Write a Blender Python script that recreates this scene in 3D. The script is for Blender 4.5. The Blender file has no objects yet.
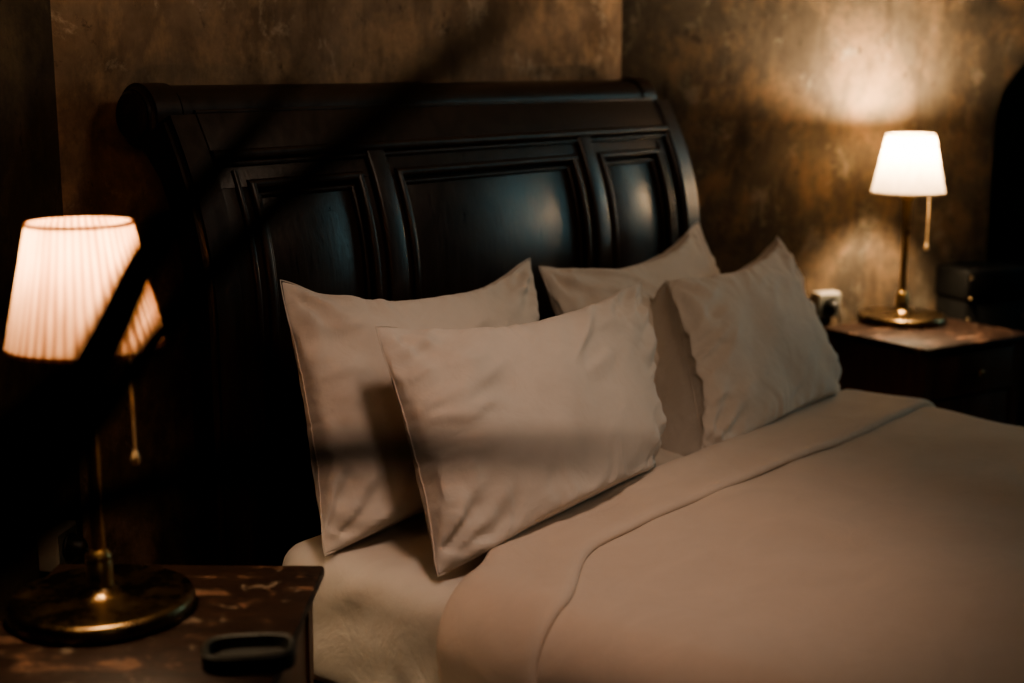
import bpy, bmesh, math, random
import numpy as np
from mathutils import Vector, Matrix, noise

random.seed(7)
scene = bpy.context.scene
COL = scene.collection
PI = math.pi

# ------------------------------------------------------------------ camera
EYE = 1.36
FOCAL = 1400.0                                   # focal length in pixels of a 1024 wide frame
PITCH = math.atan(275 / FOCAL)
HEAD = math.radians(39.8)
fw = Vector((math.cos(HEAD), math.sin(HEAD), 0)); rt = Vector((math.sin(HEAD), -math.cos(HEAD), 0)); zz = Vector((0, 0, 1))
AX = fw * math.cos(PITCH) - zz * math.sin(PITCH)
UP = fw * math.sin(PITCH) + zz * math.cos(PITCH)
cam_data = bpy.data.cameras.new('camera')
cam_data.sensor_width = 36.0
cam_data.lens = FOCAL / 1024 * 36.0
cam_data.clip_start = 0.05
cam = bpy.data.objects.new('camera', cam_data)
COL.objects.link(cam)
cam.matrix_world = Matrix(((rt.x, UP.x, -AX.x, 0), (rt.y, UP.y, -AX.y, 0), (rt.z, UP.z, -AX.z, EYE), (0, 0, 0, 1)))
scene.camera = cam
cam_data.dof.use_dof = True
cam_data.dof.focus_distance = 2.75
cam_data.dof.aperture_fstop = 1.7


def sight(px, py, depth):
    """a world point at the given depth along the line of sight through a photo pixel"""
    return Vector((0, 0, EYE)) + (AX + rt * ((px - 512) / FOCAL) - UP * ((py - 341.5) / FOCAL)) * depth


# ------------------------------------------------------------------ helpers
def link(name, bm, mat, parent=None, smooth=True, loc=None):
    me = bpy.data.meshes.new(name)
    bmesh.ops.recalc_face_normals(bm, faces=bm.faces)
    bm.to_mesh(me); bm.free()
    if smooth:
        for p in me.polygons: p.use_smooth = True
        try: me.set_sharp_from_angle(angle=math.radians(42))
        except Exception: pass
    me.materials.append(mat)
    o = bpy.data.objects.new(name, me)
    COL.objects.link(o)
    if parent: o.parent = parent
    if loc: o.location = loc
    return o


def tag(o, label, cat, group=None):
    o['label'] = label; o['category'] = cat
    if group: o['group'] = group
    return o


def thing(name, label, cat, loc=(0, 0, 0), rz=0, group=None):
    o = bpy.data.objects.new(name, None); COL.objects.link(o)
    o.location = loc; o.rotation_euler = (0, 0, rz); o.empty_display_size = .1
    return tag(o, label, cat, group)


def struct(o):
    o['kind'] = 'structure'; return o


def copy_tree(o, parent=None):
    c = o.copy(); COL.objects.link(c); c.parent = parent
    for ch in list(o.children): copy_tree(ch, c)
    return c


def box(bm, lo, hi, bevel=0, seg=2, M=None):
    r = bmesh.ops.create_cube(bm, size=1)
    vs = r['verts']
    for v in vs:
        v.co = Vector([lo[i] + (v.co[i] + .5) * (hi[i] - lo[i]) for i in range(3)])
    if bevel:
        es = list({e for v in vs for e in v.link_edges})
        g = bmesh.ops.bevel(bm, geom=es, offset=bevel, segments=seg, affect='EDGES', profile=.5)
        vs = list({v for f in g['faces'] for v in f.verts} | {v for v in vs if v.is_valid})
    if M:
        for v in vs: v.co = M @ v.co
    return bm


def lathe(bm, prof, n=48, M=None, close=False, wave=None):
    rows = []
    for j, (r, z) in enumerate(prof):
        ring = []
        for i in range(n):
            a = 2 * PI * i / n
            rr = r * (1 + (wave(i, j) if wave else 0))
            v = Vector((rr * math.cos(a), rr * math.sin(a), z))
            ring.append(bm.verts.new(M @ v if M else v))
        rows.append(ring)
    m = len(prof)
    for j in range(m if close else m - 1):
        for i in range(n):
            try: bm.faces.new((rows[j][i], rows[j][(i + 1) % n], rows[(j + 1) % m][(i + 1) % n], rows[(j + 1) % m][i]))
            except ValueError: pass
    if not close:
        for ring, r in ((rows[0], prof[0][0]), (rows[-1], prof[-1][0])):
            if r > 1e-5:
                try: bm.faces.new(ring)
                except ValueError: pass
    bmesh.ops.remove_doubles(bm, verts=bm.verts, dist=1e-6)
    return bm


def prism(bm, poly, x0, x1, axis='x'):
    """extrude a closed (a, b) polygon between x0 and x1 along one axis"""
    def P(t, a, b):
        return {'x': (t, a, b), 'y': (a, t, b), 'z': (a, b, t)}[axis]
    A = [bm.verts.new(P(x0, a, b)) for a, b in poly]
    B = [bm.verts.new(P(x1, a, b)) for a, b in poly]
    n = len(poly)
    bm.faces.new(A); bm.faces.new(B)
    for i in range(n): bm.faces.new((A[i], A[(i + 1) % n], B[(i + 1) % n], B[i]))
    return bm


def grid_faces(bm, V, closed_u=False, closed_v=False):
    nu, nv = len(V), len(V[0])
    for i in range(nu if closed_u else nu - 1):
        for j in range(nv if closed_v else nv - 1):
            try: bm.faces.new((V[i][j], V[(i + 1) % nu][j], V[(i + 1) % nu][(j + 1) % nv], V[i][(j + 1) % nv]))
            except ValueError: pass


def tube(bm, pts, rad, n=10):
    pts = [Vector(p) for p in pts]
    rows = []
    for i, p in enumerate(pts):
        t = (pts[min(i + 1, len(pts) - 1)] - pts[max(i - 1, 0)]).normalized()
        a = t.cross(Vector((0.13, 0.97, 0.2))).normalized(); b = t.cross(a)
        r = rad[i] if isinstance(rad, (list, tuple)) else rad
        rows.append([bm.verts.new(p + (a * math.cos(2 * PI * k / n) + b * math.sin(2 * PI * k / n)) * r) for k in range(n)])
    grid_faces(bm, rows, closed_v=True)
    bm.faces.new(rows[0]); bm.faces.new(rows[-1])
    return bm


def smooth(a, b, x):
    t = min(1, max(0, (x - a) / (b - a))); return t * t * (3 - 2 * t)


# ------------------------------------------------------------------ materials
class NT:
    def __init__(s, name):
        s.m = bpy.data.materials.new(name); s.m.use_nodes = True
        s.t = s.m.node_tree; s.b = s.t.nodes['Principled BSDF']; s.out = s.t.nodes['Material Output']
    def n(s, kind, **kw):
        nd = s.t.nodes.new(kind)
        for k, v in kw.items():
            if k in nd.inputs: nd.inputs[k].default_value = v
            else: setattr(nd, k, v)
        return nd
    def l(s, a, b): s.t.links.new(a, b)
    def coord(s, scale=(1, 1, 1), kind='Object'):
        tc = s.n('ShaderNodeTexCoord'); mp = s.n('ShaderNodeMapping')
        mp.inputs['Scale'].default_value = scale
        s.l(tc.outputs[kind], mp.inputs['Vector']); return mp.outputs['Vector']
    def noise(s, vec, scale, detail=6, rough=.55, dist=0):
        nd = s.n('ShaderNodeTexNoise')
        nd.inputs['Scale'].default_value = scale; nd.inputs['Detail'].default_value = detail
        nd.inputs['Roughness'].default_value = rough; nd.inputs['Distortion'].default_value = dist
        s.l(vec, nd.inputs['Vector']); return nd.outputs['Fac']
    def ramp(s, fac, stops):
        r = s.n('ShaderNodeValToRGB'); el = r.color_ramp.elements
        while len(el) < len(stops): el.new(.5)
        for e, (p, c) in zip(el, stops):
            e.position = p; e.color = (c, c, c, 1) if isinstance(c, (int, float)) else (*c, 1)
        s.l(fac, r.inputs['Fac']); return r.outputs['Color']
    def mix(s, fac, a, b, mode='MIX'):
        m = s.n('ShaderNodeMix', data_type='RGBA', blend_type=mode)
        for sock, v in ((m.inputs[0], fac), (m.inputs[6], a), (m.inputs[7], b)):
            if hasattr(v, 'links'): s.l(v, sock)
            elif isinstance(v, (int, float)): sock.default_value = v
            else: sock.default_value = (*v, 1)
        return m.outputs[2]
    def math(s, op, a, b):
        m = s.n('ShaderNodeMath', operation=op)
        for sock, v in ((m.inputs[0], a), (m.inputs[1], b)):
            if hasattr(v, 'links'): s.l(v, sock)
            else: sock.default_value = v
        return m.outputs[0]
    def base(s, c):
        if hasattr(c, 'links'): s.l(c, s.b.inputs['Base Color'])
        else: s.b.inputs['Base Color'].default_value = (*c, 1)
    def set(s, **kw):
        for k, v in kw.items(): s.b.inputs[k.replace('_', ' ')].default_value = v
    def rough(s, c): s.l(c, s.b.inputs['Roughness'])
    def bump(s, h, strength=.3, dist=.01):
        b = s.n('ShaderNodeBump'); b.inputs['Strength'].default_value = strength; b.inputs['Distance'].default_value = dist
        s.l(h, b.inputs['Height']); s.l(b.outputs['Normal'], s.b.inputs['Normal'])


def plaster(name, dark, mid, ochre, pale, pale_amt):
    k = NT(name)
    v = k.coord((1, 1, .8)); vs = k.coord((2.2, 2.2, .7)); vw = k.coord()
    big = k.noise(v, 1.7, 9, .66, .2); streak = k.noise(vs, 5.0, 8, .68, .1); fine = k.noise(vw, 18, 8, .66); patch = k.noise(v, 4.2, 10, .74, .25)
    speck = k.noise(k.coord((1, 1, .6)), 20, 7, .7, .3)
    c = k.mix(k.ramp(big, [(.38, 0), (.60, 1)]), dark, mid)
    c = k.mix(k.math('MULTIPLY', k.ramp(patch, [(.47, 0), (.62, 1)]), .75), c, ochre)
    c = k.mix(k.math('MULTIPLY', k.ramp(streak, [(.50, 0), (.66, 1)]), .45), c, [x * .5 for x in dark])
    flake = k.ramp(k.noise(v, 7, 9, .76, .3), [(.56, 0), (.64, 1)])
    c = k.mix(k.math('MULTIPLY', flake, pale_amt), c, pale)
    c = k.mix(k.math('MULTIPLY', k.ramp(speck, [(.60, 0), (.68, 1)]), .7), c, [x * .35 for x in dark])
    c = k.mix(.55, c, k.ramp(fine, [(.25, .4), (.75, 1)]), 'MULTIPLY')
    k.base(c); k.set(Roughness=.82)
    k.b.inputs['Specular IOR Level'].default_value = .25
    h = k.mix(.4, k.mix(.5, patch, streak), fine)
    k.bump(h, .55, .012)
    return k.m


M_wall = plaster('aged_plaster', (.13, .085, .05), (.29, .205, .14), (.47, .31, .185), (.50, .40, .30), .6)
M_wall_r = plaster('aged_plaster_dim_shade', (.030, .024, .017), (.085, .069, .048), (.18, .12, .068), (.23, .21, .165), .5)  # plaster colour darkened so the right wall looks weakly lit
M_wall_l = plaster('aged_plaster_deep_shade', (.03, .022, .013), (.075, .055, .034), (.11, .08, .048), (.13, .105, .075), .3)  # plaster colour cut down to stand in for shade on the left wall


def wood(name, c0, c1, rough, grain=(14, 14, 1.2), coat=0, relief=.06):
    k = NT(name)
    v = k.coord(grain)
    g = k.noise(v, 3.2, 8, .62, .35); f = k.noise(k.coord((60, 60, 3)), 3, 5, .6)
    c = k.mix(k.ramp(g, [(.3, 0), (.7, 1)]), c0, c1)
    c = k.mix(.35, c, k.ramp(f, [(.3, .4), (.7, 1)]), 'MULTIPLY')
    k.base(c)
    k.rough(k.ramp(g, [(.25, rough - .07), (.75, rough + .09)]))
    k.set(Coat_Weight=coat, Coat_Roughness=.28)
    k.bump(k.mix(.5, g, f), relief, .004)
    return k.m


M_wood = wood('dark_mahogany', (.013, .0072, .0045), (.034, .0165, .0095), .36)
M_panel = wood('dark_mahogany_panel', (.015, .009, .006), (.036, .020, .0125), .33, (26, 26, .7), 0, .22)
M_table = wood('worn_red_brown_wood', (.06, .022, .011), (.15, .055, .026), .42, (9, 9, 1.5))


def table_top():
    k = NT('worn_lacquered_top')
    v = k.coord((1, 2.2, 1)); w = k.coord()
    g = k.noise(k.coord((2, 16, 2)), 3.5, 8, .6, .3)
    c = k.mix(k.ramp(g, [(.3, 0), (.7, 1)]), (.010, .006, .004), (.024, .012, .0075))
    s = k.noise(v, 7.5, 9, .72, .9)
    wear = k.ramp(s, [(.55, 0), (.63, 1)])
    c = k.mix(k.math('MULTIPLY', wear, .75), c, (.15, .082, .052))
    wear2 = k.ramp(k.noise(w, 24, 7, .7, .6), [(.6, 0), (.66, 1)])
    c = k.mix(k.math('MULTIPLY', wear2, .55), c, (.20, .155, .115))
    k.base(c); k.rough(k.ramp(s, [(.4, .42), (.65, .6)]))
    k.b.inputs['Specular IOR Level'].default_value = .14
    k.bump(s, .2, .004)
    return k.m


M_top = table_top()


def linen(name, col, wr=9, strength=.35, weave=True):
    k = NT(name)
    n1 = k.noise(k.coord((1, 1.6, 1)), wr, 5, .55, .8)
    n2 = k.noise(k.coord(), wr * 3.4, 4, .5, .4)
    k.base(k.mix(k.ramp(n1, [(.3, 0), (.7, 1)]), [c * .93 for c in col], col))
    k.set(Roughness=.88, Sheen_Weight=.15, Sheen_Roughness=.5)
    k.b.inputs['Specular IOR Level'].default_value = .12
    k.bump(k.mix(.25, n1, n2), strength, .010)
    return k.m


M_case = linen('ivory_pillowcase', (.66, .595, .525), 11, .5)
M_sheet = linen('ivory_sheet', (.66, .61, .54), 7, .55)
M_duvet = linen('ivory_duvet', (.69, .57, .47), 6, .45)
M_tick = linen('mattress_ticking', (.45, .42, .37), 6, .2)


def metal(name, col, rough):
    k = NT(name)
    n = k.noise(k.coord((1, 1, 1)), 22, 5, .6)
    k.base(k.mix(k.ramp(n, [(.35, 0), (.7, 1)]), [c * .6 for c in col], col))
    k.set(Metallic=1.0); k.rough(k.ramp(n, [(.3, rough - .05), (.7, rough + .12)]))
    return k.m


M_brass = metal('aged_brass', (.50, .33, .15), .30)
M_bronze = metal('dark_bronze', (.20, .14, .075), .24)
M_chain = metal('bright_brass_chain', (.85, .62, .36), .42)
M_stud = metal('tarnished_studs', (.40, .30, .18), .35)


def shade_mat(name, col, pleats=0):
    k = NT(name)
    pl = k.noise(k.coord((40, 40, 1.0)), 2.0, 3, .5)
    colr = k.mix(k.ramp(pl, [(.3, 0), (.7, 1)]), [c * .8 for c in col], col)
    if pleats:                                    # overlapping folds let less light through
        sp = k.n('ShaderNodeSeparateXYZ'); tc = k.n('ShaderNodeTexCoord'); k.l(tc.outputs['Object'], sp.inputs[0])
        an = k.math('ARCTAN2', sp.outputs['Y'], sp.outputs['X'])
        sn = k.math('SINE', k.math('MULTIPLY', an, float(pleats)), 0.0)
        wide = k.noise(k.coord((26, 26, .6)), 1.0, 2, .5)
        f = k.math('ADD', k.math('MULTIPLY', sn, .30), wide)
        colr = k.mix(k.ramp(f, [(.25, 0), (.75, 1)]), [col[0] * .42, col[1] * .33, col[2] * .28], colr)
    d = k.n('ShaderNodeBsdfDiffuse'); tr = k.n('ShaderNodeBsdfTranslucent'); mx = k.n('ShaderNodeMixShader')
    mx.inputs[0].default_value = .55
    k.l(colr, d.inputs['Color']); k.l(colr, tr.inputs['Color'])
    k.l(d.outputs[0], mx.inputs[1]); k.l(tr.outputs[0], mx.inputs[2]); k.l(mx.outputs[0], k.out.inputs['Surface'])
    return k.m


M_shade = shade_mat('cream_lampshade', (.24, .205, .16))
M_shade_p = shade_mat('pleated_lampshade', (.30, .185, .115), 46)


def plain(name, col, rough=.6, spec=.4, vary=.25, scale=14, bump=.1):
    k = NT(name)
    n = k.noise(k.coord(), scale, 5, .6)
    k.base(k.mix(k.ramp(n, [(.3, 0), (.7, 1)]), [c * (1 - vary) for c in col], col))
    k.set(Roughness=rough); k.b.inputs['Specular IOR Level'].default_value = spec
    k.bump(n, bump, .003)
    return k.m


M_white = plain('cream_plastic', (.36, .33, .27), .5)
M_face_shade = plain('socket_face_shade', (.10, .105, .09), .5)  # grey standing in for shade on the socket front
M_black = plain('black_plastic_and_arch_shade', (.012, .013, .012), .42)
M_leather = plain('black_leather', (.010, .012, .009), .55, .35, .4, 60, .3)
M_trunk = plain('dark_painted_trunk', (.003, .0035, .003), .7, .2, .5, 20, .25)
M_floor = wood('dark_floorboards', (.03, .018, .01), (.075, .042, .022), .45, (1.2, 10, 10))
M_ceil = plain('grey_ceiling_plaster', (.20, .17, .13), .9, .1, .3, 5, .2)
M_leaf = plain('dark_green_leaf', (.012, .024, .010), .5, .35, .35, 9, .1)
M_stem = plain('brown_stem', (.05, .04, .02), .8, .2, .4, 30, .4)
M_pot = plain('terracotta', (.22, .09, .05), .8, .2, .3, 12, .2)
M_soil = plain('soil', (.02, .014, .009), .95, .1, .5, 60, .6)


def glow(name, col, s):
    k = NT(name)
    e = k.n('ShaderNodeEmission'); e.inputs['Color'].default_value = (*col, 1); e.inputs['Strength'].default_value = s
    k.l(e.outputs[0], k.out.inputs['Surface']); return k.m


M_bulb = glow('lit_bulb', (1.0, .72, .42), 22)
M_dusk = glow('dusk_pane', (.34, .63, .67), WINDOW if 'WINDOW' in globals() else 5.5)

# ------------------------------------------------------------------ room shell
WALL_H = 2.9


def wall_piece(name, a, b, mat, t=.2, hole=None):
    """a vertical wall from a to b (its room face), with an optional arched hole (s0, s1, spring height, rise)"""
    a = Vector((*a, 0)); b = Vector((*b, 0)); d = (b - a); L = d.length; d.normalize()
    nrm = Vector((-d.y, d.x, 0))
    bm = bmesh.new()

    def slab(s_lo, s_hi, lo0, lo1):
        """one upright piece of wall between two stations, with its own underside heights"""
        q = [(s_lo, lo0), (s_hi, lo1), (s_hi, WALL_H), (s_lo, WALL_H)]
        f = [bm.verts.new(a + d * s + zz * z) for s, z in q]
        g = [bm.verts.new(a + d * s + zz * z + nrm * t) for s, z in q]
        bm.faces.new(f); bm.faces.new(g)
        for i in range(4):
            fc = bm.faces.new((f[i], f[(i + 1) % 4], g[(i + 1) % 4], g[i]))
            if hole and (lo0 > 0 and i == 0): fc.material_index = 1
    if not hole:
        slab(0, L, 0, 0)
    else:
        s0, s1, zs, rise = hole
        slab(0, s0, 0, 0); slab(s1, L, 0, 0)
        N = 28
        st = [((s0 + s1) / 2 - (s1 - s0) / 2 * math.cos(PI * i / N), zs + rise * math.sin(PI * i / N)) for i in range(N + 1)]
        for i in range(N): slab(st[i][0], st[i + 1][0], st[i][1], st[i + 1][1])
    o = struct(link(name, bm, mat, smooth=False))
    if hole: o.data.materials.append(M_black)  # arch underside coloured black in place of its shade
    return o


CL = (1.587, 2.50); CR = (3.515, 2.50)
dL = Vector((-.866, -.5)); dR = Vector((.866, -.5))
EL = (CL[0] + dL.x * 2.9, CL[1] + dL.y * 2.9)
ER = (CR[0] + dR.x * 3.1, CR[1] + dR.y * 3.1)
# room faces run left-to-right as seen from inside, so the wall thickness lies outwards
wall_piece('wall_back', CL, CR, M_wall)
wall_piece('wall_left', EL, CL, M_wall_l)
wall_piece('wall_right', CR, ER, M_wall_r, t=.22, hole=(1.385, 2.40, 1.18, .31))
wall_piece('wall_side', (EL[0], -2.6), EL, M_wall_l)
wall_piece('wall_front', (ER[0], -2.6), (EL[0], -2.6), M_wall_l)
# the wall with the window
bm = bmesh.new()
X0 = ER[0]; wy0, wy1, wz0, wz1 = -.35, .85, .85, 2.5
for lo, hi in (((X0, -2.6, 0), (X0 + .2, wy0, WALL_H)), ((X0, wy1, 0), (X0 + .2, ER[1], WALL_H)),
               ((X0, wy0, 0), (X0 + .2, wy1, wz0)), ((X0, wy0, wz1), (X0 + .2, wy1, WALL_H))):
    box(bm, lo, hi)
struct(link('wall_window_side', bm, M_wall_l, smooth=False))
bm = bmesh.new()
for lo, hi in (((X0 + .04, wy0, wz0), (X0 + .12, wy0 + .06, wz1)), ((X0 + .04, wy1 - .06, wz0), (X0 + .12, wy1, wz1)),
               ((X0 + .04, wy0, wz0), (X0 + .12, wy1, wz0 + .06)), ((X0 + .04, wy0, wz1 - .06), (X0 + .12, wy1, wz1)),
               ((X0 + .05, (wy0 + wy1) / 2 - .03, wz0), (X0 + .11, (wy0 + wy1) / 2 + .03, wz1))):
    box(bm, lo, hi, .006)
win = struct(link('window_1', bm, M_wood))
bm = bmesh.new(); box(bm, (X0 + .085, wy0 + .03, wz0 + .03), (X0 + .095, wy1 - .03, wz1 - .03))
link('pane', bm, M_dusk, win)
# floor, ceiling and the dark passage behind the arch
bm = bmesh.new(); box(bm, (EL[0] - .3, -2.9, -.1), (9.2, 5.4, 0)); struct(link('floor', bm, M_floor, smooth=False))
bm = bmesh.new(); box(bm, (EL[0] - .3, -2.9, WALL_H), (9.2, 5.4, WALL_H + .1)); struct(link('ceiling', bm, M_ceil, smooth=False))
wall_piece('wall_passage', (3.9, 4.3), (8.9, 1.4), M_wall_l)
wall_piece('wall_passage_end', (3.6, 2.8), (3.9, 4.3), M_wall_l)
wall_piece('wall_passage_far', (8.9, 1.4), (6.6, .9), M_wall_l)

# ------------------------------------------------------------------ sleigh bed
HX0, HX1 = 1.70, 3.486
bed = thing('sleigh_bed', 'dark mahogany sleigh bed with scrolled headboard of three panels, against the back wall', 'bed')


def yf(z):
    return 2.2 + (.74 * (z - .85) ** 2 if z > .85 else 0)


def nrm(z):
    s = 2 * .74 * (z - .85) if z > .85 else 0
    n = Vector((0, -1, s)); return n.normalized()


RY, RZ, RR = 2.408, 1.262, .060


def prof_pt(z, off=0):
    return Vector((0, yf(z), z)) + nrm(z) * off


def strip(bm, x0, x1, z0, z1, o_top, o_bot, nz=26, bev=.006, seg=3):
    """a slab on the curved headboard face: between x0 and x1, z0 and z1, standing from o_bot to o_top along the face normal, rounded front edges"""
    sec = [(x0, o_bot)]
    for i in range(seg + 1):
        u = PI / 2 * i / seg
        sec.append((x0 + bev - bev * math.cos(u), o_top - bev + bev * math.sin(u)))
    for i in range(seg + 1):
        u = PI / 2 * i / seg
        sec.append((x1 - bev + bev * math.sin(u), o_top - bev + bev * math.cos(u)))
    sec.append((x1, o_bot))
    rows = []
    for j in range(nz + 1):
        z = z0 + (z1 - z0) * j / nz
        rows.append([bm.verts.new(Vector((x, 0, 0)) + prof_pt(z, o)) for x, o in sec])
    grid_faces(bm, rows, closed_v=True)
    bm.faces.new(rows[0]); bm.faces.new(rows[-1])


def hbar(bm, x0, x1, z, r, off=0, n=10, flat=1.0):
    """a horizontal half-round bead following the headboard"""
    c = prof_pt(z, off); nn = nrm(z); t = Vector((0, nn.z, -nn.y))
    A, B = [], []
    for i in range(n):
        u = 2 * PI * i / n
        p = c + nn * (r * flat * math.cos(u)) + t * (r * math.sin(u))
        A.append(bm.verts.new((x0, p.y, p.z))); B.append(bm.verts.new((x1, p.y, p.z)))
    bm.faces.new(A); bm.faces.new(B)
    for i in range(n): bm.faces.new((A[i], A[(i + 1) % n], B[(i + 1) % n], B[i]))


# core board
bm = bmesh.new()
poly = [(prof_pt(.0, -.018).y, .12)]
for i in range(31):
    z = .12 + (1.262 - .12) * i / 30
    p = prof_pt(z, -.018); poly.append((p.y, p.z))
for i in range(31):
    z = 1.25 - (1.25 - .12) * i / 30
    p = prof_pt(z, -.055); poly.append((p.y, p.z))
prism(bm, poly, HX0 + .03, HX1 - .03)
link('headboard_panel_board', bm, M_panel, bed)
# end posts: the full sleigh profile with the scroll
for x0, x1 in ((HX0, HX0 + .085), (HX1 - .085, HX1)):
    bm = bmesh.new()
    poly = []
    for i in range(30):
        z = 0 + 1.255 * i / 29
        p = prof_pt(z, .022); poly.append((p.y, p.z))
    for i in range(26):
        u = math.radians(190 - i * 292 / 25)
        poly.append((RY + (RR + .006) * math.cos(u), RZ + (RR + .006) * math.sin(u)))
    for i in range(26):
        z = 1.16 * (1 - i / 25)
        p = prof_pt(z, -.066 - .004 * (1 - i / 25)); poly.append((p.y, p.z))
    prism(bm, poly, x0, x1)
    bmesh.ops.recalc_face_normals(bm, faces=bm.faces)
    es = [e for e in bm.edges if len(e.link_faces) == 2 and any(len(f.verts) > 8 for f in e.link_faces)]
    bmesh.ops.bevel(bm, geom=es, offset=.012, segments=3, affect='EDGES')
    post = link('post', bm, M_wood, bed)
    xe = x0 if x0 == HX0 else x1
    sg = -1 if x0 == HX0 else 1
    bm = bmesh.new()
    Mr = Matrix.Translation((xe, RY, RZ)) @ Matrix.Rotation(sg * PI / 2, 4, 'Y')
    lathe(bm, [(0, .0), (.05, 0), (.051, .004), (.046, .008), (.036, .006), (.02, .007), (.012, .012), (0, .013)], 28, Mr)
    link('scroll_rosette', bm, M_wood, post)
# scroll rail
bm = bmesh.new()
poly = [(RY + RR * math.cos(2 * PI * i / 40), RZ + RR * math.sin(2 * PI * i / 40)) for i in range(40)]
prism(bm, poly, HX0 + .08, HX1 - .08)
link('scroll_rail', bm, M_wood, bed)
# top rail below the scroll, with its ledge moulding
bm = bmesh.new(); strip(bm, HX0 + .08, HX1 - .08, 1.178, 1.262, .016, -.03, 10, .004); link('top_rail', bm, M_wood, bed)
bm = bmesh.new()
hbar(bm, HX0 + .08, HX1 - .08, 1.178, .0105, .016); hbar(bm, HX0 + .08, HX1 - .08, 1.163, .006, .008); hbar(bm, HX0 + .08, HX1 - .08, 1.262, .005, .014)
link('ledge_moulding', bm, M_wood, bed)
# frieze rail, bottom rail, stiles
bm = bmesh.new(); strip(bm, HX0 + .08, HX1 - .08, 1.118, 1.172, .004, -.03, 8, .003); link('frieze_rail', bm, M_panel, bed)
bm = bmesh.new(); strip(bm, HX0 + .08, HX1 - .08, .14, .33, .004, -.03, 6, .003); link('bottom_rail', bm, M_wood, bed)
PAN = [(1.868, 2.172), (2.296, 2.952), (3.075, 3.345)]
for x0, x1 in ((2.172, 2.296), (2.952, 3.075)):
    bm = bmesh.new(); strip(bm, x0, x1, .30, 1.130, .002, -.03, 26, .003); st = link('stile', bm, M_wood, bed)
    bm = bmesh.new(); c = (x0 + x1) / 2
    strip(bm, c - .030, c + .030, .30, 1.170, .018, -.002, 26, .008, 4)
    link('stile_moulding', bm, M_wood, st)
for x0, x1 in ((HX0 + .08, 1.868), (3.345, HX1 - .08)):
    bm = bmesh.new(); strip(bm, x0, x1, .30, 1.130, .002, -.03, 26, .003)
    xm = x0 + .052 if x0 < 2 else x1 - .04
    strip(bm, xm - .007, xm + .007, .30, 1.150, .010, -.002, 26, .005, 3)
    link('stile', bm, M_wood, bed)
# mouldings around each panel
for x0, x1 in PAN:
    bm = bmesh.new()
    for (w, o, hw) in ((0, .013, .010), (.019, -.002, .006)):
        for xa in (x0 + w, x1 - w):
            strip(bm, xa - hw, xa + hw, .34 + w, 1.122 - w, o, -.016, 26, hw * .8, 4)
        for z in (.34 + w, 1.122 - w):
            hbar(bm, x0 + w - hw, x1 - w + hw, z, hw, o - hw)
    link('panel_moulding', bm, M_wood, bed)
    bm = bmesh.new(); strip(bm, x0 + .012, x1 - .012, .35, 1.110, -.0125, -.022, 26, .002, 2)
    link('panel', bm, M_panel, bed)
# side rails and front feet
for x0 in (HX0 + .005, HX1 - .045):
    bm = bmesh.new(); box(bm, (x0, .12, .10), (x0 + .04, 2.19, .27), .008); link('side_rail', bm, M_wood, bed)
bm = bmesh.new(); box(bm, (HX0 + .005, .07, .06), (HX1 - .005, .12, .44), .012); link('footboard', bm, M_wood, bed)
for x0 in (HX0, HX1 - .08):
    bm = bmesh.new(); lathe(bm, [(.02, 0), (.034, .02), (.038, .05), (.03, .085), (.04, .1)], 24, Matrix.Translation((x0 + .04, .10, 0))); link('foot', bm, M_wood, bed)

# ------------------------------------------------------------------ mattress and fitted sheet
MZ = .462


def rounded_box(bm, lo, hi, r, step, disp=None):
    lo = Vector(lo); hi = Vector(hi); cen = (lo + hi) / 2
    cache = {}
    dims = [max(2, int(round((hi[i] - lo[i]) / step))) for i in range(3)]

    def vert(i, j, k):
        key = (i, j, k)
        if key in cache: return cache[key]
        p = Vector([lo[a] + (hi[a] - lo[a]) * (i, j, k)[a] / dims[a] for a in range(3)])
        q = Vector([min(max(p[a], lo[a] + r), hi[a] - r) for a in range(3)])
        d = p - q
        n = d.normalized() if d.length > 1e-9 else (p - cen).normalized()
        if d.length > 1e-9: p = q + n * r
        if disp: p = p + n * disp(p, n)
        cache[key] = bm.verts.new(p); return cache[key]
    for a in range(3):
        b, c = (a + 1) % 3, (a + 2) % 3
        for side in (0, dims[a]):
            for u in range(dims[b]):
                for w in range(dims[c]):
                    def K(uu, ww):
                        t = [0, 0, 0]; t[a] = side; t[b] = uu; t[c] = ww; return vert(*t)
                    try: bm.faces.new((K(u, w), K(u + 1, w), K(u + 1, w + 1), K(u, w + 1)))
                    except ValueError: pass


mat_o = thing('mattress', 'thick mattress in an ivory fitted sheet, lying on the sleigh bed under the pillows', 'mattress')
bm = bmesh.new(); rounded_box(bm, (1.715, .14, .20), (3.47, 1.985, MZ - .02), .06, .06)
link('mattress_core', bm, M_tick, mat_o)


def sheet_disp(p, n):
    a = noise.noise(Vector((p.x * 3, p.y * 3, p.z * 3))) * .006
    side = smooth(.45, .2, p.z)
    b = math.sin((p.y * 1.0 + p.z * 1.5) * 26 + 4 * noise.noise(Vector((p.y * 5, p.z * 5, 1)))) * .004 * side * (1 if n.x < -.3 else .3)
    # creases pulled from the corner across the side
    d = (p.y - 1.93) + (p.z - .44) * 1.6
    c = .010 * math.exp(-((d + .19) / .028) ** 2) * smooth(.30, .44, p.z) if p.x < 1.9 else 0
    return a + b + c


bm = bmesh.new(); rounded_box(bm, (1.672, .12, .185), (3.50, 2.00, MZ), .055, .022, sheet_disp)
link('fitted_sheet', bm, M_sheet, mat_o)

# ------------------------------------------------------------------ duvet
DX0, DX1, DT = 1.650, 3.505, MZ + .004     # side faces and top of the surface the duvet lies on
RC = .075
PATH = []                                   # (point, normal, arc length) across the bed


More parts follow.
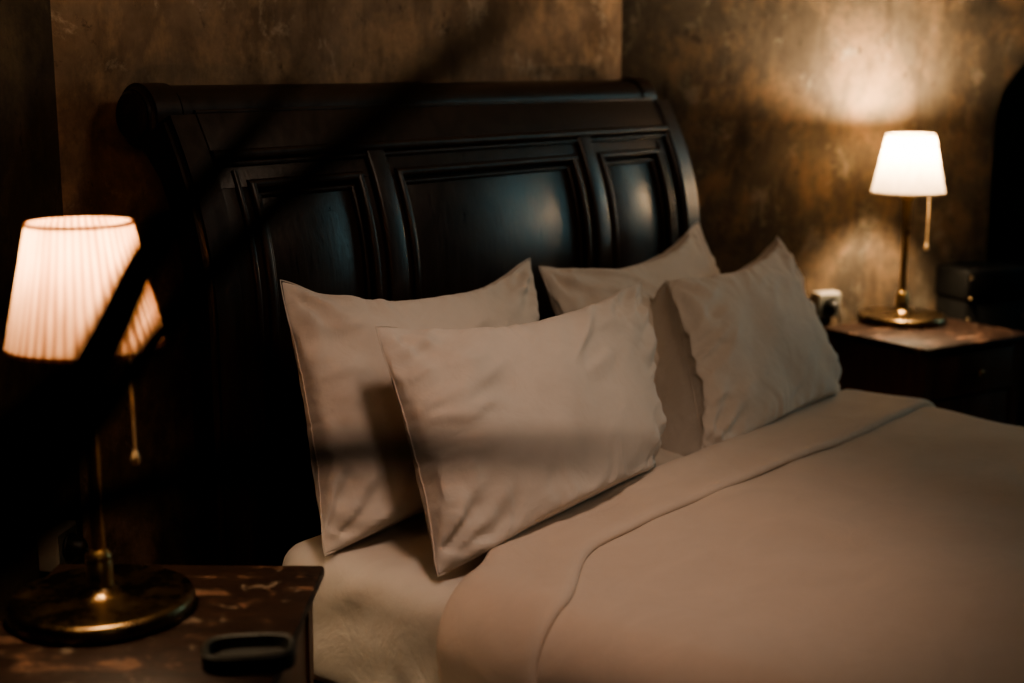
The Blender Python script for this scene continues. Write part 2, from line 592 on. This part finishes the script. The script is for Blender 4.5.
def build_path():
    pts = []
    zb = .17
    for i in range(14):
        z = zb + (DT - RC - zb) * i / 14
        pts.append(((DX0, z), (-1, 0)))
    for i in range(12):
        u = PI - (PI / 2) * i / 12
        pts.append(((DX0 + RC + RC * math.cos(u), DT - RC + RC * math.sin(u)), (math.cos(u), math.sin(u))))
    x0, x1 = DX0 + RC, DX1 - RC
    for i in range(70):
        pts.append(((x0 + (x1 - x0) * i / 70, DT - .012 * smooth(.2, .95, i / 70)), (0, 1)))
    for i in range(13):
        u = PI / 2 - (PI / 2) * i / 12
        pts.append(((DX1 - RC + RC * math.cos(u), DT - .012 - RC + RC * math.sin(u)), (math.cos(u), math.sin(u))))
    for i in range(1, 13):
        z = DT - RC - (DT - RC - zb) * i / 12
        pts.append(((DX1, z), (1, 0)))
    return pts


PATH = build_path()


def drape(name, outline, shift, puff, mat, parent=None):
    """outline: closed (y, off) profile swept across the bed; shift(x, z) slides it toward the foot"""
    bm = bmesh.new(); rows = []
    for (x, z), (nx, nz) in PATH:
        row = []
        sh = shift(x, z)
        for (y, off) in outline:
            hd = smooth(1.5, 1.66, y)
            yy = y + sh * smooth(.5, 1.2, y) - .055 * smooth(3.4, 2.6, x) * hd + .025 * smooth(2.2, 1.7, x) * hd
            e = off + (puff(x, yy, z) if off > .008 else 0)
            row.append(bm.verts.new((x + nx * e, yy, z + nz * e)))
        rows.append(row)
    grid_faces(bm, rows, closed_v=True)
    bm.faces.new(rows[0]); bm.faces.new(rows[-1])
    bmesh.ops.triangulate(bm, faces=[f for f in bm.faces if len(f.verts) > 4])
    return link(name, bm, mat, parent)


def side_shift(x, z):
    s = -.150 * smooth(2.0, 1.66, x)
    s += .012 * noise.noise(Vector((x * 4, z * 4, 3)))
    return s


def puff_main(x, y, z):
    v = .016 * noise.noise(Vector((x * 2.2, y * 2.2, z * 2))) + .007 * noise.noise(Vector((x * 6, y * 5, z * 6)))
    v += .006 * math.sin(y * 24 + 6 * noise.noise(Vector((y * 3, x * 2, 0)))) * smooth(1.82, 1.66, x) * smooth(.5, .35, z)
    v += .004 * math.sin(x * 30 + y * 16) * smooth(1.15, 1.42, y) * noise.noise(Vector((x * 5, y * 2, 7)))
    return v


def puff_fold(x, y, z):
    v = .008 * noise.noise(Vector((x * 2.5, y * 3, z * 2 + 5))) + .003 * noise.noise(Vector((x * 9, y * 6, z * 6)))
    return v + .7 * puff_main(x, y, z)


FOOT, FH, HEM = .16, 1.685, 1.455
out = [(FOOT, .0)]
out += [(FOOT + (FH - .04 - FOOT) * i / 40, .0) for i in range(1, 41)]
out += [(FH - .02, .006), (FH - .02, .016)]
out += [(FH - .04 - (FH - .04 - FOOT) * i / 60, .026) for i in range(0, 61)]
duvet = drape('duvet', out, side_shift, puff_main, M_duvet)
tag(duvet, 'ivory duvet spread over the bed and hanging down its left side, top end folded back', 'duvet')
b0, th = .021, .022
out = [(HEM + .02 + (FH - .03 - HEM - .02) * i / 14, b0) for i in range(15)]
out += [(FH - .012 + .018 * math.sin(u), b0 + th / 2 - (th / 2) * math.cos(u)) for u in [PI * i / 9 for i in range(1, 9)]]
out += [(FH - .03 - (FH - .03 - HEM - .02) * i / 14, b0 + th - .004 * math.sin(PI * i / 14)) for i in range(15)]
out += [(HEM + .012 - .016 * math.sin(u), b0 + th / 2 + (th / 2) * math.cos(u)) for u in [PI * i / 9 for i in range(1, 9)]]
drape('turned_back_edge', out, side_shift, puff_fold, M_duvet, duvet)


# ------------------------------------------------------------------ pillows: two sewn sheets of cloth, filled and relaxed
def pillow_shape(seed, W=.78, Hh=.52, T=.115, nu=84, nv=58, iters=200, slack=1.03, eu=2.5, pu=.72, wr=1.0, eb=None, pb=None):
    rng = np.random.default_rng(seed)
    h = W / (nu - 1); hv = Hh / (nv - 1)
    u = np.linspace(-1, 1, nu)[:, None] * np.ones((1, nv)); v = np.linspace(-1, 1, nv)[None, :] * np.ones((nu, 1))
    P = np.zeros((2, nu, nv, 3))
    P[..., 0] = u * W / 2; P[..., 1] = v * Hh / 2

    def sm(n, k):
        a = rng.normal(size=(nu, nv))
        for _ in range(k):
            b = np.pad(a, 1, mode='edge'); a = (b[:-2, 1:-1] + b[2:, 1:-1] + b[1:-1, :-2] + b[1:-1, 2:]) / 4
        return a / np.abs(a).max() * n
    prof = (1 - np.abs(u) ** eu) ** pu * (1 - np.abs(v) ** 3.0) ** .60 * (1 - .20 * v)
    profb = prof if eb is None else (1 - np.abs(u) ** eb) ** pb * (1 - np.abs(v) ** 3.0) ** .60 * (1 - .20 * v)
    tgt = [T * prof * (1 + sm(.14, 200)), T * profb * (1 + sm(.14, 200))]
    for s in (0, 1):
        P[s, ..., 2] = (1 - 2 * s) * (tgt[s] * .4 + sm(.010, 5) * np.sqrt(prof))
    bnd = np.zeros((nu, nv), bool); bnd[0] = bnd[-1] = True; bnd[:, 0] = bnd[:, -1] = True
    P[0][bnd] = P[1][bnd] = (P[0][bnd] + P[1][bnd]) / 2
    V = np.zeros_like(P)

    def pull(A, B, L, k, comp=1.0):
        d = B - A; ln = np.linalg.norm(d, axis=-1, keepdims=True) + 1e-9
        st = (ln - L) / ln
        st = np.where(st > 0, st * k, st * k * comp)
        c = .5 * st * d
        A += c; B -= c
    rest_h, rest_v = h * slack, hv * slack
    dg = math.hypot(rest_h, rest_v)
    for it in range(iters):
        old = P.copy()
        P = P + V * .86
        for s in (0, 1):
            sg = 1 - 2 * s
            z = P[s, ..., 2] * sg
            P[s, ..., 2] += sg * np.clip(tgt[s] - z, -.0012, .006) * .20
        for rep in range(4):
            for o in (0, 1):
                n2 = (nu - o) // 2
                pull(P[:, o:o + 2 * n2:2][:, :n2], P[:, o + 1:o + 1 + 2 * n2:2][:, :n2], rest_h, .9, .9)
                n2 = (nv - o) // 2
                pull(P[:, :, o:o + 2 * n2:2][:, :, :n2], P[:, :, o + 1:o + 1 + 2 * n2:2][:, :, :n2], rest_v, .9, .9)
            for o in (0, 1):
                n2 = (nu - o) // 2
                a = P[:, o:o + 2 * n2:2]; b = P[:, o + 1:o + 1 + 2 * n2:2]
                pull(a[:, :n2, :-1], b[:, :n2, 1:], dg, .25, .4); pull(a[:, :n2, 1:], b[:, :n2, :-1], dg, .25, .4)
            c = .5 * (P[:, :-2] + P[:, 2:]) - P[:, 1:-1]; P[:, 1:-1] += .012 * c
            c = .5 * (P[:, :, :-2] + P[:, :, 2:]) - P[:, :, 1:-1]; P[:, :, 1:-1] += .012 * c
            m = (P[0][bnd] + P[1][bnd]) / 2
            m[:, 2] *= .55
            P[0][bnd] = m; P[1][bnd] = m
        V = P - old
    # settle the outline: the weight of the filling keeps the resting edge nearly straight
    cx = (abs(P[0, 0, 0, 0]) + abs(P[0, 0, -1, 0]) + abs(P[0, -1, 0, 0]) + abs(P[0, -1, -1, 0])) / 4
    cy = (abs(P[0, 0, 0, 1]) + abs(P[0, 0, -1, 1]) + abs(P[0, -1, 0, 1]) + abs(P[0, -1, -1, 1])) / 4
    P[..., 0] /= cx; P[..., 1] /= cy
    bot = P[0, :, 0, 1].copy(); top = P[0, :, -1, 1].copy()
    lef = P[0, 0, :, 0].copy(); rig = P[0, -1, :, 0].copy()
    sv = (v + 1) / 2; su = (u + 1) / 2
    for s in (0, 1):
        P[s, ..., 1] += (-1 - bot)[:, None] * KB * (1 - sv) ** 2 + (1 - top)[:, None] * KT * sv ** 2
        P[s, ..., 0] += (-1 - lef)[None, :] * KS * (1 - su) ** 2 + (1 - rig)[None, :] * KS * su ** 2
    # creases: puckers running in from the seams, folds fanning out of the corners, soft dents over the faces
    for s in (0, 1):
        off = Vector((seed * 3.7 + s * 11.3, seed * 1.9, 0))
        for i in range(nu):
            for j in range(nv):
                if bnd[i, j]: continue
                a, b = float(P[s, i, j, 0]), float(P[s, i, j, 1])
                x, y = a * W / 2, b * Hh / 2
                du, dv = max(0, 1 - abs(a)) * W / 2, max(0, 1 - abs(b)) * Hh / 2
                nz = noise.noise
                w1 = nz(Vector((x * 5, y * 34 + 3 * nz(Vector((x * 9, y * 7, 2)) + off), 1)) + off) * math.exp(-(du / .085) ** 1.3) * min(1, du / .03)
                w2 = nz(Vector((x * 30 + 4 * nz(Vector((x * 7, y * 9, 3)) + off), y * 5, 5)) + off) * math.exp(-(dv / .075) ** 1.3) * min(1, dv / .03)
                w3 = 0
                for cx_, cy_ in ((-1, 1), (1, 1), (-1, -1), (1, -1)):
                    ex, ey = (x - cx_ * W / 2) * -cx_, (y - cy_ * Hh / 2) * -cy_
                    r = math.hypot(ex, ey); th_ = math.atan2(ey, ex)
                    w3 += min(1, r / .09) * math.sin(th_ * 11 + 2.6 * nz(Vector((r * 9, cx_ * 2.1, cy_ * 3.3)) + off)) * math.exp(-(r / .15) ** 1.6) * min(1, r / .04)
                # long diagonal folds
                q = nz(Vector((x * 3.2 + y * 2.2, (y - x * .55) * 13, 8)) + off)
                w4 = (1 - abs(q) * 2.4) if abs(q) < .41 else 0
                w4 *= max(0, nz(Vector((x * 4, y * 4, 21)) + off) + .12)
                w5 = nz(Vector((x * 6, y * 6, 30)) + off)
                sgn = 1 - 2 * s
                zc = float(P[s, i, j, 2]) * sgn
                fade = min(1, min(du, dv) / .03 + .15)
                zc += fade * wr * (.021 * w1 + .022 * w2 + .014 * w3 + .032 * w4 + .016 * w5)
                P[s, i, j, 2] = sgn * max(zc, .0015 + .10 * min(du, dv, .03))
    return P, bnd


KB, KT, KS = 1.0, .0, .5
SHAPES = [pillow_shape(3, T=.105), pillow_shape(11, T=.105), pillow_shape(23, T=.105), pillow_shape(31, T=.11, eu=2.2, pu=.85, eb=5.0, pb=.5)]


def pillow(name, label, corners, shape, flip=False, thick=1.0, back=.5, sag=0.0, bend=0.0):
    """corners BL, BR, TR, TL in the world; the cloth shape is laid between them"""
    BL, BR, TR, TL = [Vector(c) for c in corners]
    P, bnd = SHAPES[shape]
    nu, nv = bnd.shape
    bm = bmesh.new()
    cen = (BL + BR + TR + TL) / 4
    U = (BR + TR - BL - TL).normalized(); W_ = (TL + TR - BL - BR).normalized(); N = U.cross(W_).normalized()   # N faces the foot of the bed

    def place(q):
        u, v, w = q
        if flip: u = -u
        v -= sag * max(0, 1 - u * u) ** .8 * ((v + 1) / 2) ** 3
        if w < 0: w *= back
        a, b = (u + 1) / 2, (v + 1) / 2
        p = BL * (1 - a) * (1 - b) + BR * a * (1 - b) + TR * a * b + TL * (1 - a) * b
        return p + N * (w * thick + bend * (1 - v * v) * (1 - .5 * u * u)) - cen
    V0 = [[bm.verts.new(place(P[0, i, j])) for j in range(nv)] for i in range(nu)]
    V1 = [[V0[i][j] if bnd[i, j] else bm.verts.new(place(P[1, i, j])) for j in range(nv)] for i in range(nu)]
    grid_faces(bm, V0); grid_faces(bm, V1)
    o = link(name, bm, M_case, loc=cen)
    md = o.modifiers.new('smooth', 'SUBSURF'); md.levels = 1; md.render_levels = 1
    for p in o.data.polygons: p.use_smooth = True
    # the sewn edge
    ring = [(i, 0) for i in range(nu)] + [(nu - 1, j) for j in range(1, nv)] + [(i, nv - 1) for i in range(nu - 2, -1, -1)] + [(0, j) for j in range(nv - 2, 0, -1)]
    pts = [Vector(place(P[0, i, j])) for i, j in ring]
    bm = bmesh.new(); rows = []
    m = len(pts)
    for i, p in enumerate(pts):
        t = (pts[(i + 1) % m] - pts[i - 1]).normalized(); s = t.cross(N).normalized()
        rows.append([bm.verts.new(p + (s * math.cos(2 * PI * k / 6) * .0016 + N * math.sin(2 * PI * k / 6) * .0012)) for k in range(6)])
    grid_faces(bm, rows, closed_u=True, closed_v=True)
    link('seam', bm, M_case, o)
    tag(o, label, 'pillow', 'pillows on the bed')
    return o


PZ = MZ + .012
pillow('pillow', 'ivory pillow leaning on the left half of the headboard, behind the front left pillow',
       [(1.675, 1.850, PZ - .005), (2.42, 1.93, PZ + .005), (2.575, 2.09, .91), (1.796, 2.085, .954)], 0, thick=.95, back=.4, sag=.13)
pillow('pillow', 'ivory pillow in front on the left, largest in view, propped on the pillow behind it',
       [(1.714, 1.600, PZ + .004), (2.50, 1.668, PZ + .014), (2.690, 1.85, .864), (1.808, 1.835, .886)], 1, thick=1.0, back=.35, sag=.03)
pillow('pillow', 'ivory pillow leaning on the right end of the headboard, behind the front right pillow',
       [(2.63, 1.91, PZ + .005), (3.38, 1.93, PZ + .005), (3.330, 2.10, .935), (2.605, 2.085, .89)], 2, True, thick=.9, back=.6, sag=.09)
pillow('pillow', 'ivory pillow in front on the right, nearest the lit lamp by the wall',
       [(2.676, 1.662, PZ + .004), (3.482, 1.735, PZ - .016), (3.475, 1.93, .895), (2.865, 1.895, .846)], 3, thick=.95, back=1.7, sag=.04)


# ------------------------------------------------------------------ bedside tables
def bedside_table(label, loc, rz, w, d, h, drawer_side):
    t = thing('bedside_table', label, 'bedside table', loc, rz, 'bedside tables')
    bm = bmesh.new(); box(bm, (-w / 2, -d / 2, h - .022), (w / 2, d / 2, h), .005); link('table_top', bm, M_top, t)
    iw, idp = w / 2 - .018, d / 2 - .018
    for sx in (-1, 1):
        for sy in (-1, 1):
            bm = bmesh.new(); x, y = sx * (iw - .022), sy * (idp - .022)
            A = [(x - .022, y - .022), (x + .022, y - .022), (x + .022, y + .022), (x - .022, y + .022)]
            lo = [bm.verts.new((x + (a - x) * .7, y + (b - y) * .7, 0)) for a, b in A]
            hi = [bm.verts.new((a, b, h - .022)) for a, b in A]
            bm.faces.new(lo); bm.faces.new(hi)
            for i in range(4): bm.faces.new((lo[i], lo[(i + 1) % 4], hi[(i + 1) % 4], hi[i]))
            link('leg', bm, M_table, t, smooth=False)
    for nm, lo, hi in (('side_panel', (-iw + .006, -idp + .04, h - .30), (-iw + .02, idp - .04, h - .022)),
                       ('side_panel', (iw - .02, -idp + .04, h - .30), (iw - .006, idp - .04, h - .022)),
                       ('back_panel', (-iw + .04, idp - .02, h - .30), (iw - .04, idp - .006, h - .022)),
                       ('front_rail', (-iw + .04, -idp + .006, h - .30), (iw - .04, -idp + .02, h - .17)),
                       ('shelf', (-iw + .02, -idp + .02, .14), (iw - .02, idp - .02, .158))):
        bm = bmesh.new(); box(bm, lo, hi, .002); link(nm, bm, M_table, t)
    bm = bmesh.new(); box(bm, (-iw + .046, -idp - .002, h - .162), (iw - .046, -idp + .02, h - .032), .004)
    dr = link('drawer', bm, M_table, t)
    bm = bmesh.new()
    lathe(bm, [(.006, 0), (.005, .012), (.012, .018), (.014, .024), (.009, .031), (0, .033)], 20, Matrix.Translation((0, -idp - .002, h - .097)) @ Matrix.Rotation(PI / 2, 4, 'X'))
    link('knob', bm, M_brass, dr)
    return t


TZL, TZR = .53, .56
# left: its back edge runs across the view
uL = Vector((-.293, .367, 0)).normalized()          # along the back edge, toward the window-less corner
ang_l = math.atan2(-uL.y, -uL.x)
back_r = Vector((1.528, 1.694, 0)); wL, dLn = .455, .50
cenL = back_r + uL * wL / 2 - fw * dLn / 2
bedside_table('worn red-brown bedside table at the left of the bed, under the pleated lamp', (cenL.x, cenL.y, 0), ang_l, wL, dLn, TZL, 1)
# right
near = Vector((3.796, 1.609, 0)); e1 = Vector((.454, -.111, 0)); e1.normalize()
ang_r = math.radians(-18)
e1 = Vector((math.cos(ang_r), math.sin(ang_r), 0)); e2 = Vector((-e1.y, e1.x, 0))
wR, dR_ = .47, .43
cenR = near + e1 * wR / 2 + e2 * dR_ / 2
bedside_table('worn red-brown bedside table at the right of the bed, against the stained wall', (cenR.x, cenR.y, 0), ang_r, wR, dR_, TZR, 1)


# ------------------------------------------------------------------ table lamps
def table_lamp(label, loc, rz, sc=1.0, pleats=0, shade_m=M_shade, chain_at=(.07, 0)):
    t = thing('table_lamp', label, 'lamp', loc, rz, 'bedside lamps')
    t.scale = (sc, sc, sc)
    bm = bmesh.new()
    lathe(bm, [(0, 0), (.138, 0), (.146, .005), (.147, .018), (.143, .025), (.136, .028), (.128, .0265), (.05, .029), (.032, .035), (.024, .045), (0, .045)], 72)
    link('base', bm, M_bronze, t)
    bm = bmesh.new(); lathe(bm, [(0, .036), (.021, .036), (.021, .082), (.0185, .086), (.0185, .09), (.020, .092), (.017, .099), (.012, .104), (0, .104)], 32)
    link('collar', bm, M_brass, t)
    bm = bmesh.new(); lathe(bm, [(0, .10), (.0115, .10), (.0105, .2), (.0118, .36), (.014, .408), (.02, .414), (.026, .419), (.026, .426), (.012, .43), (.012, .455), (0, .455)], 28)
    link('stem', bm, M_brass, t)
    # shade
    z0, z1, r0, r1 = .434, .622, .119, .078
    n = 240 if pleats else 72
    wav = (lambda i, j: .016 * math.cos(2 * PI * i / n * pleats)) if pleats else None
    prof = [(r0 + (r1 - r0) * i / 10, z0 + (z1 - z0) * i / 10) for i in range(11)]
    bm = bmesh.new()
    rows = []
    for r, z in prof:
        rows.append([bm.verts.new(((r * (1 + (wav(i, 0) if wav else 0))) * math.cos(2 * PI * i / n), (r * (1 + (wav(i, 0) if wav else 0))) * math.sin(2 * PI * i / n), z)) for i in range(n)])
    grid_faces(bm, rows, closed_v=True)
    sh = link('lamp_shade', bm, shade_m, t)
    for r, z in ((r0, z0), (r1, z1)):
        bm = bmesh.new()
        lathe(bm, [(r + .0015, z - .003), (r + .0025, z), (r + .0015, z + .003), (r - .0015, z + .003), (r - .0025, z), (r - .0015, z - .003)], 72, close=True)
        link('shade_trim', bm, shade_m, sh)
    bm = bmesh.new()
    for k in range(3):
        a = 2 * PI * k / 3 + .5
        tube(bm, [(.012 * math.cos(a), .012 * math.sin(a), .44), (.116 * math.cos(a), .116 * math.sin(a), .43)], .0016, 6)
    link('shade_carrier', bm, M_brass, sh)
    bm = bmesh.new()
    lathe(bm, [(0, .452), (.012, .455), (.013, .50), (.022, .53), (.027, .55), (.024, .568), (.013, .579), (0, .581)], 28)
    link('bulb', bm, M_bulb, t)
    # pull chain of small beads
    bm = bmesh.new(); cx, cy = chain_at
    tube(bm, [(.012, 0, .438), (cx * .6, cy * .6, .440), (cx, cy, .436)], .0022, 8)
    nb = 42
    for k in range(nb):
        z = .436 - .170 * k / (nb - 1)
        bmesh.ops.create_icosphere(bm, subdivisions=1, radius=.0034, matrix=Matrix.Translation((cx, cy, z)))
    ch = link('pull_chain', bm, M_chain, t)
    bm = bmesh.new(); lathe(bm, [(0, .240), (.006, .243), (.0078, .251), (.006, .259), (.0025, .267), (0, .268)], 16, Matrix.Translation((cx, cy, 0)))
    link('chain_pull', bm, M_chain, ch)
    return t


LAMP_L = Vector((1.185, 1.838, TZL)) - fw * .03 + rt * .016; LAMP_R = Vector((4.222, 1.908, TZR)) + rt * .007 - fw * .06
table_lamp('lit brass lamp with pleated shade and pull chain on the left bedside table', LAMP_L, math.atan2(rt.y, rt.x), .97, 46, M_shade_p, (.0665, 0))
table_lamp('lit brass lamp with smooth cream shade and pull chain on the right bedside table', LAMP_R, math.atan2(rt.y, rt.x), .95, 0, M_shade, (.072, 0))


def bulb_light(name, loc, w, col=(1.0, .71, .45)):
    d = bpy.data.lights.new(name, 'POINT'); d.energy = w; d.color = col; d.shadow_soft_size = .04
    o = bpy.data.objects.new(name, d); COL.objects.link(o); o.location = loc; return o


# ------------------------------------------------------------------ small things
def socket(label, pos, facing):
    """a surface-mounted wall socket with a black plug"""
    t = thing('wall_socket', label, 'socket', pos, facing, 'wall sockets')
    bm = bmesh.new(); box(bm, (-.042, -.045, -.042), (.042, 0, .042), .005, 3); link('housing', bm, M_white, t)
    bm = bmesh.new(); box(bm, (-.038, -.0465, -.038), (.038, -.044, .034), .001); link('face_shade', bm, M_face_shade, t)  # thin grey layer: shade painted onto the front of the cream housing
    bm = bmesh.new(); lathe(bm, [(0, 0), (.027, 0), (.029, .004), (.027, .007), (.022, .002), (0, .002)], 28, Matrix.Translation((0, -.0463, 0)) @ Matrix.Rotation(PI / 2, 4, 'X')); link('outlet', bm, M_black, t)
    return t


def plug(label, pos, facing):
    t = thing('plug', label, 'plug', pos, facing, 'plugs in the sockets')
    bm = bmesh.new(); lathe(bm, [(0, 0), (.019, 0), (.020, .012), (.016, .03), (.009, .036), (0, .037)], 24, Matrix.Rotation(PI / 2, 4, 'X')); link('plug_body', bm, M_black, t)
    bm = bmesh.new(); tube(bm, [(0, -.03, 0), (0, -.045, -.008), (0.004, -.05, -.04), (.006, -.04, -.10), (.005, -.02, -.25), (0, -.018, -.50)], .0035, 8); link('cord', bm, M_black, t)
    return t


aR = math.radians(-30); aL = math.radians(30)
nR = Vector((-.5, -.866, 0)); nL = Vector((.5, -.866, 0))
# right socket on the angled wall, seen over the table's back corner
s = .74
pR = Vector((CR[0] + dR.x * s, CR[1] + dR.y * s, .594))
socket('cream wall socket beside the right lamp, behind the front right pillow', pR, aR)
plug('black plug in the cream socket beside the right lamp', pR + nR * .047, aR)
s = .15
pL = Vector((CL[0] + dL.x * s, CL[1] + dL.y * s, .42))
socket('cream wall socket in shadow behind the pleated lamp', pL, aL)
plug('black plug in the shadowed socket behind the pleated lamp', pL + nL * .047, aL)

# black tray on the left table
TR_ = sight(248, 622, 1.98)
bm = bmesh.new()
L0 = []
for j, (o, z) in enumerate(((0, 0), (.004, 0), (.004, .022), (0, .026), (-.006, .024), (-.010, .008), (-.03, .006))):
    ring = []
    for i in range(48):
        a = 2 * PI * i / 48
        sx = math.copysign(abs(math.cos(a)) ** .6, math.cos(a)); sy = math.copysign(abs(math.sin(a)) ** .6, math.sin(a))
        ring.append(bm.verts.new(((.062 + o) * sx, (.040 + o) * sy, z)))
    L0.append(ring)
grid_faces(bm, L0, closed_v=True); bm.faces.new(L0[0]); bm.faces.new(L0[-1])
tray = link('catchall_tray', bm, M_leather, loc=(TR_.x, TR_.y, TZL))
tray.rotation_euler = (0, 0, math.atan2(rt.y, rt.x) + .12)
tag(tray, 'small black rounded tray lying on the left bedside table in front of the lamp', 'tray')

# dark trunk between the right table and the arch
tk = thing('storage_trunk', 'black studded trunk standing between the right bedside table and the dark arch', 'trunk', (4.593, 1.768, 0), math.radians(-30))
bm = bmesh.new(); box(bm, (-.125, -.08, .02), (.125, .08, .60), .008); link('trunk_body', bm, M_trunk, tk)
bm = bmesh.new(); box(bm, (-.13, -.085, .60), (.13, .085, .705), .012, 3); link('lid', bm, M_trunk, tk)
for z in [.05 + .07 * i for i in range(10)]:
    for x, y in ((-.112, -.086 if z > .6 else -.081), (.112, -.086 if z > .6 else -.081)):
        bm = bmesh.new(); bmesh.ops.create_icosphere(bm, subdivisions=2, radius=.006, matrix=Matrix.Translation((x, y, z)))
        link('stud', bm, M_stud, tk)
for sx in (-.10, .10):
    for sy in (-.06, .06):
        bm = bmesh.new(); lathe(bm, [(0, 0), (.016, 0), (.02, .012), (.018, .022), (0, .022)], 16, Matrix.Translation((sx, sy, 0))); link('foot', bm, M_stud, tk)

# ------------------------------------------------------------------ the plant in the foreground
plant = thing('potted_palm', 'dark green strap-leaved plant close to the camera at the left, out of focus', 'plant', (.50, 1.30, 0))
o0 = Vector((.50, 1.30, 0))
bm = bmesh.new(); lathe(bm, [(0, 0), (.11, 0), (.15, .25), (.16, .26), (.16, .29), (.145, .29), (.14, .25), (0, .25)], 40); link('pot', bm, M_pot, plant)
bm = bmesh.new(); lathe(bm, [(0, .262), (.139, .258), (.139, .245), (0, .245)], 32); link('soil', bm, M_soil, plant)
crown = Vector((0, 0, .93))
bm = bmesh.new(); tube(bm, [(0, 0, .25), (.012, .006, .45), (-.006, .004, .70), crown], [.02, .017, .015, .012], 12); link('stem', bm, M_stem, plant)


def catmull(pts, n):
    out = []
    P = [pts[0]] + pts + [pts[-1]]
    for i in range(1, len(P) - 2):
        for k in range(n):
            t = k / n
            a, b, c, d = P[i - 1], P[i], P[i + 1], P[i + 2]
            out.append(.5 * ((2 * b) + (c - a) * t + (2 * a - 5 * b + 4 * c - d) * t * t + (3 * b - a - 3 * c + d) * t ** 3))
    out.append(pts[-1]); return out


def leaf(pts, width, facing, taper=.45):
    """a strap leaf along pts (relative to the pot), folded lightly along its midrib"""
    c = catmull([Vector(p) for p in pts], 8)
    bm = bmesh.new(); rows = []
    m = len(c)
    for i, p in enumerate(c):
        s = i / (m - 1)
        t = (c[min(i + 1, m - 1)] - c[max(i - 1, 0)]).normalized()
        side = t.cross(facing).normalized(); nn = side.cross(t).normalized()
        w = width * min(1, .25 + s * 6) * (1 - max(0, (s - taper) / (1 - taper)) ** 1.8) * .5 + .0006
        rows.append([bm.verts.new(p + side * (w * k) + nn * (w * .35 * abs(k))) for k in (-1, -.5, 0, .5, 1)] +
                    [bm.verts.new(p + side * (w * k) + nn * (w * .35 * abs(k) - .0008)) for k in (.5, 0, -.5)])
    grid_faces(bm, rows, closed_v=True)
    bm.faces.new(rows[0]); bm.faces.new(rows[-1])
    return link('leaf', bm, M_leaf, plant)


def S(px, py, d): return sight(px, py, d) - o0


leaf([crown, S(-120, 640, 1.30), S(0, 510, 1.30), S(70, 402, 1.28), S(108, 330, 1.25), S(148, 250, 1.20), S(196, 190, 1.12), S(255, 125, 1.02), S(310, 60, .92)], .040, AX, .3)
leaf([crown, S(-90, 640, 1.30), S(30, 510, 1.28), S(100, 415, 1.25), S(157, 336, 1.20), S(225, 256, 1.06), S(315, 166, .88), S(392, 102, .74), S(462, 46, .64), S(560, -40, .55)], .0185, AX, .75)
leaf([crown, S(-130, 640, 1.10), S(60, 520, .90), S(200, 474, .75), S(330, 455, .66), S(480, 450, .62), S(660, 458, .60)], .0165, AX, .6)
leaf([crown, S(-150, 620, 1.32), S(-60, 520, 1.32), S(-5, 450, 1.30), S(28, 415, 1.28), S(62, 362, 1.25)], .050, AX)
leaf([crown, (-.10, .05, 1.05), (-.24, .12, 1.12), (-.40, .18, 1.02), (-.5, .22, .85)], .018, zz)
leaf([crown, (-.06, -.10, 1.08), (-.16, -.22, 1.2), (-.28, -.34, 1.16), (-.36, -.42, 1.0)], .018, zz)
leaf([crown, (.0, .12, 1.06), (.02, .26, 1.1), (.03, .4, 1.0), (.03, .5, .86)], .018, zz)

# ------------------------------------------------------------------ light
bulb_light('left_bulb', LAMP_L + Vector((0, 0, .555)), 50.0)
bulb_light('right_bulb', LAMP_R + Vector((0, 0, .548)), 190.0)


def area(name, loc, target, size, w, col):
    d = bpy.data.lights.new(name, 'AREA'); d.shape = 'DISK'; d.size = size; d.energy = w; d.color = col
    o = bpy.data.objects.new(name, d); COL.objects.link(o); o.location = loc
    o.rotation_euler = (Vector(target) - Vector(loc)).to_track_quat('-Z', 'Y').to_euler(); return o


d = bpy.data.lights.new('bed_fill_spot', 'SPOT'); d.energy = 108; d.color = (1.0, .72, .57); d.spot_size = math.radians(45); d.spot_blend = 1.0; d.shadow_soft_size = .22  # added fill spot brightening the pillows and duvet, no fitting behind it
o = bpy.data.objects.new('bed_fill_spot', d); COL.objects.link(o); o.location = (1.42, .72, 2.7)
o.rotation_euler = (Vector((1.95, 1.52, .5)) - o.location).to_track_quat('-Z', 'Y').to_euler()
d = bpy.data.lights.new('wall_fill_spot', 'SPOT'); d.energy = 100; d.color = (1.0, .76, .57); d.spot_size = math.radians(72); d.spot_blend = 1.0; d.shadow_soft_size = .3  # added fill spot brightening the back wall and headboard
o = bpy.data.objects.new('wall_fill_spot', d); COL.objects.link(o); o.location = (2.5, -.2, 2.75)
o.rotation_euler = (Vector((2.85, 2.5, 1.62)) - o.location).to_track_quat('-Z', 'Y').to_euler()

d = bpy.data.lights.new('room_fill', 'POINT'); d.energy = 16; d.color = (1.0, .80, .58); d.shadow_soft_size = .25  # added soft fill from behind the camera to lift the darks
o = bpy.data.objects.new('room_fill', d); COL.objects.link(o); o.location = (-.5, -1.6, 2.1)

w = bpy.data.worlds.new('world'); scene.world = w; w.use_nodes = True
w.node_tree.nodes['Background'].inputs['Color'].default_value = (.16, .13, .10, 1)
w.node_tree.nodes['Background'].inputs['Strength'].default_value = .05

scene.view_settings.view_transform = 'AgX'
scene.view_settings.look = 'AgX - Medium High Contrast'
scene.view_settings.exposure = -0.35
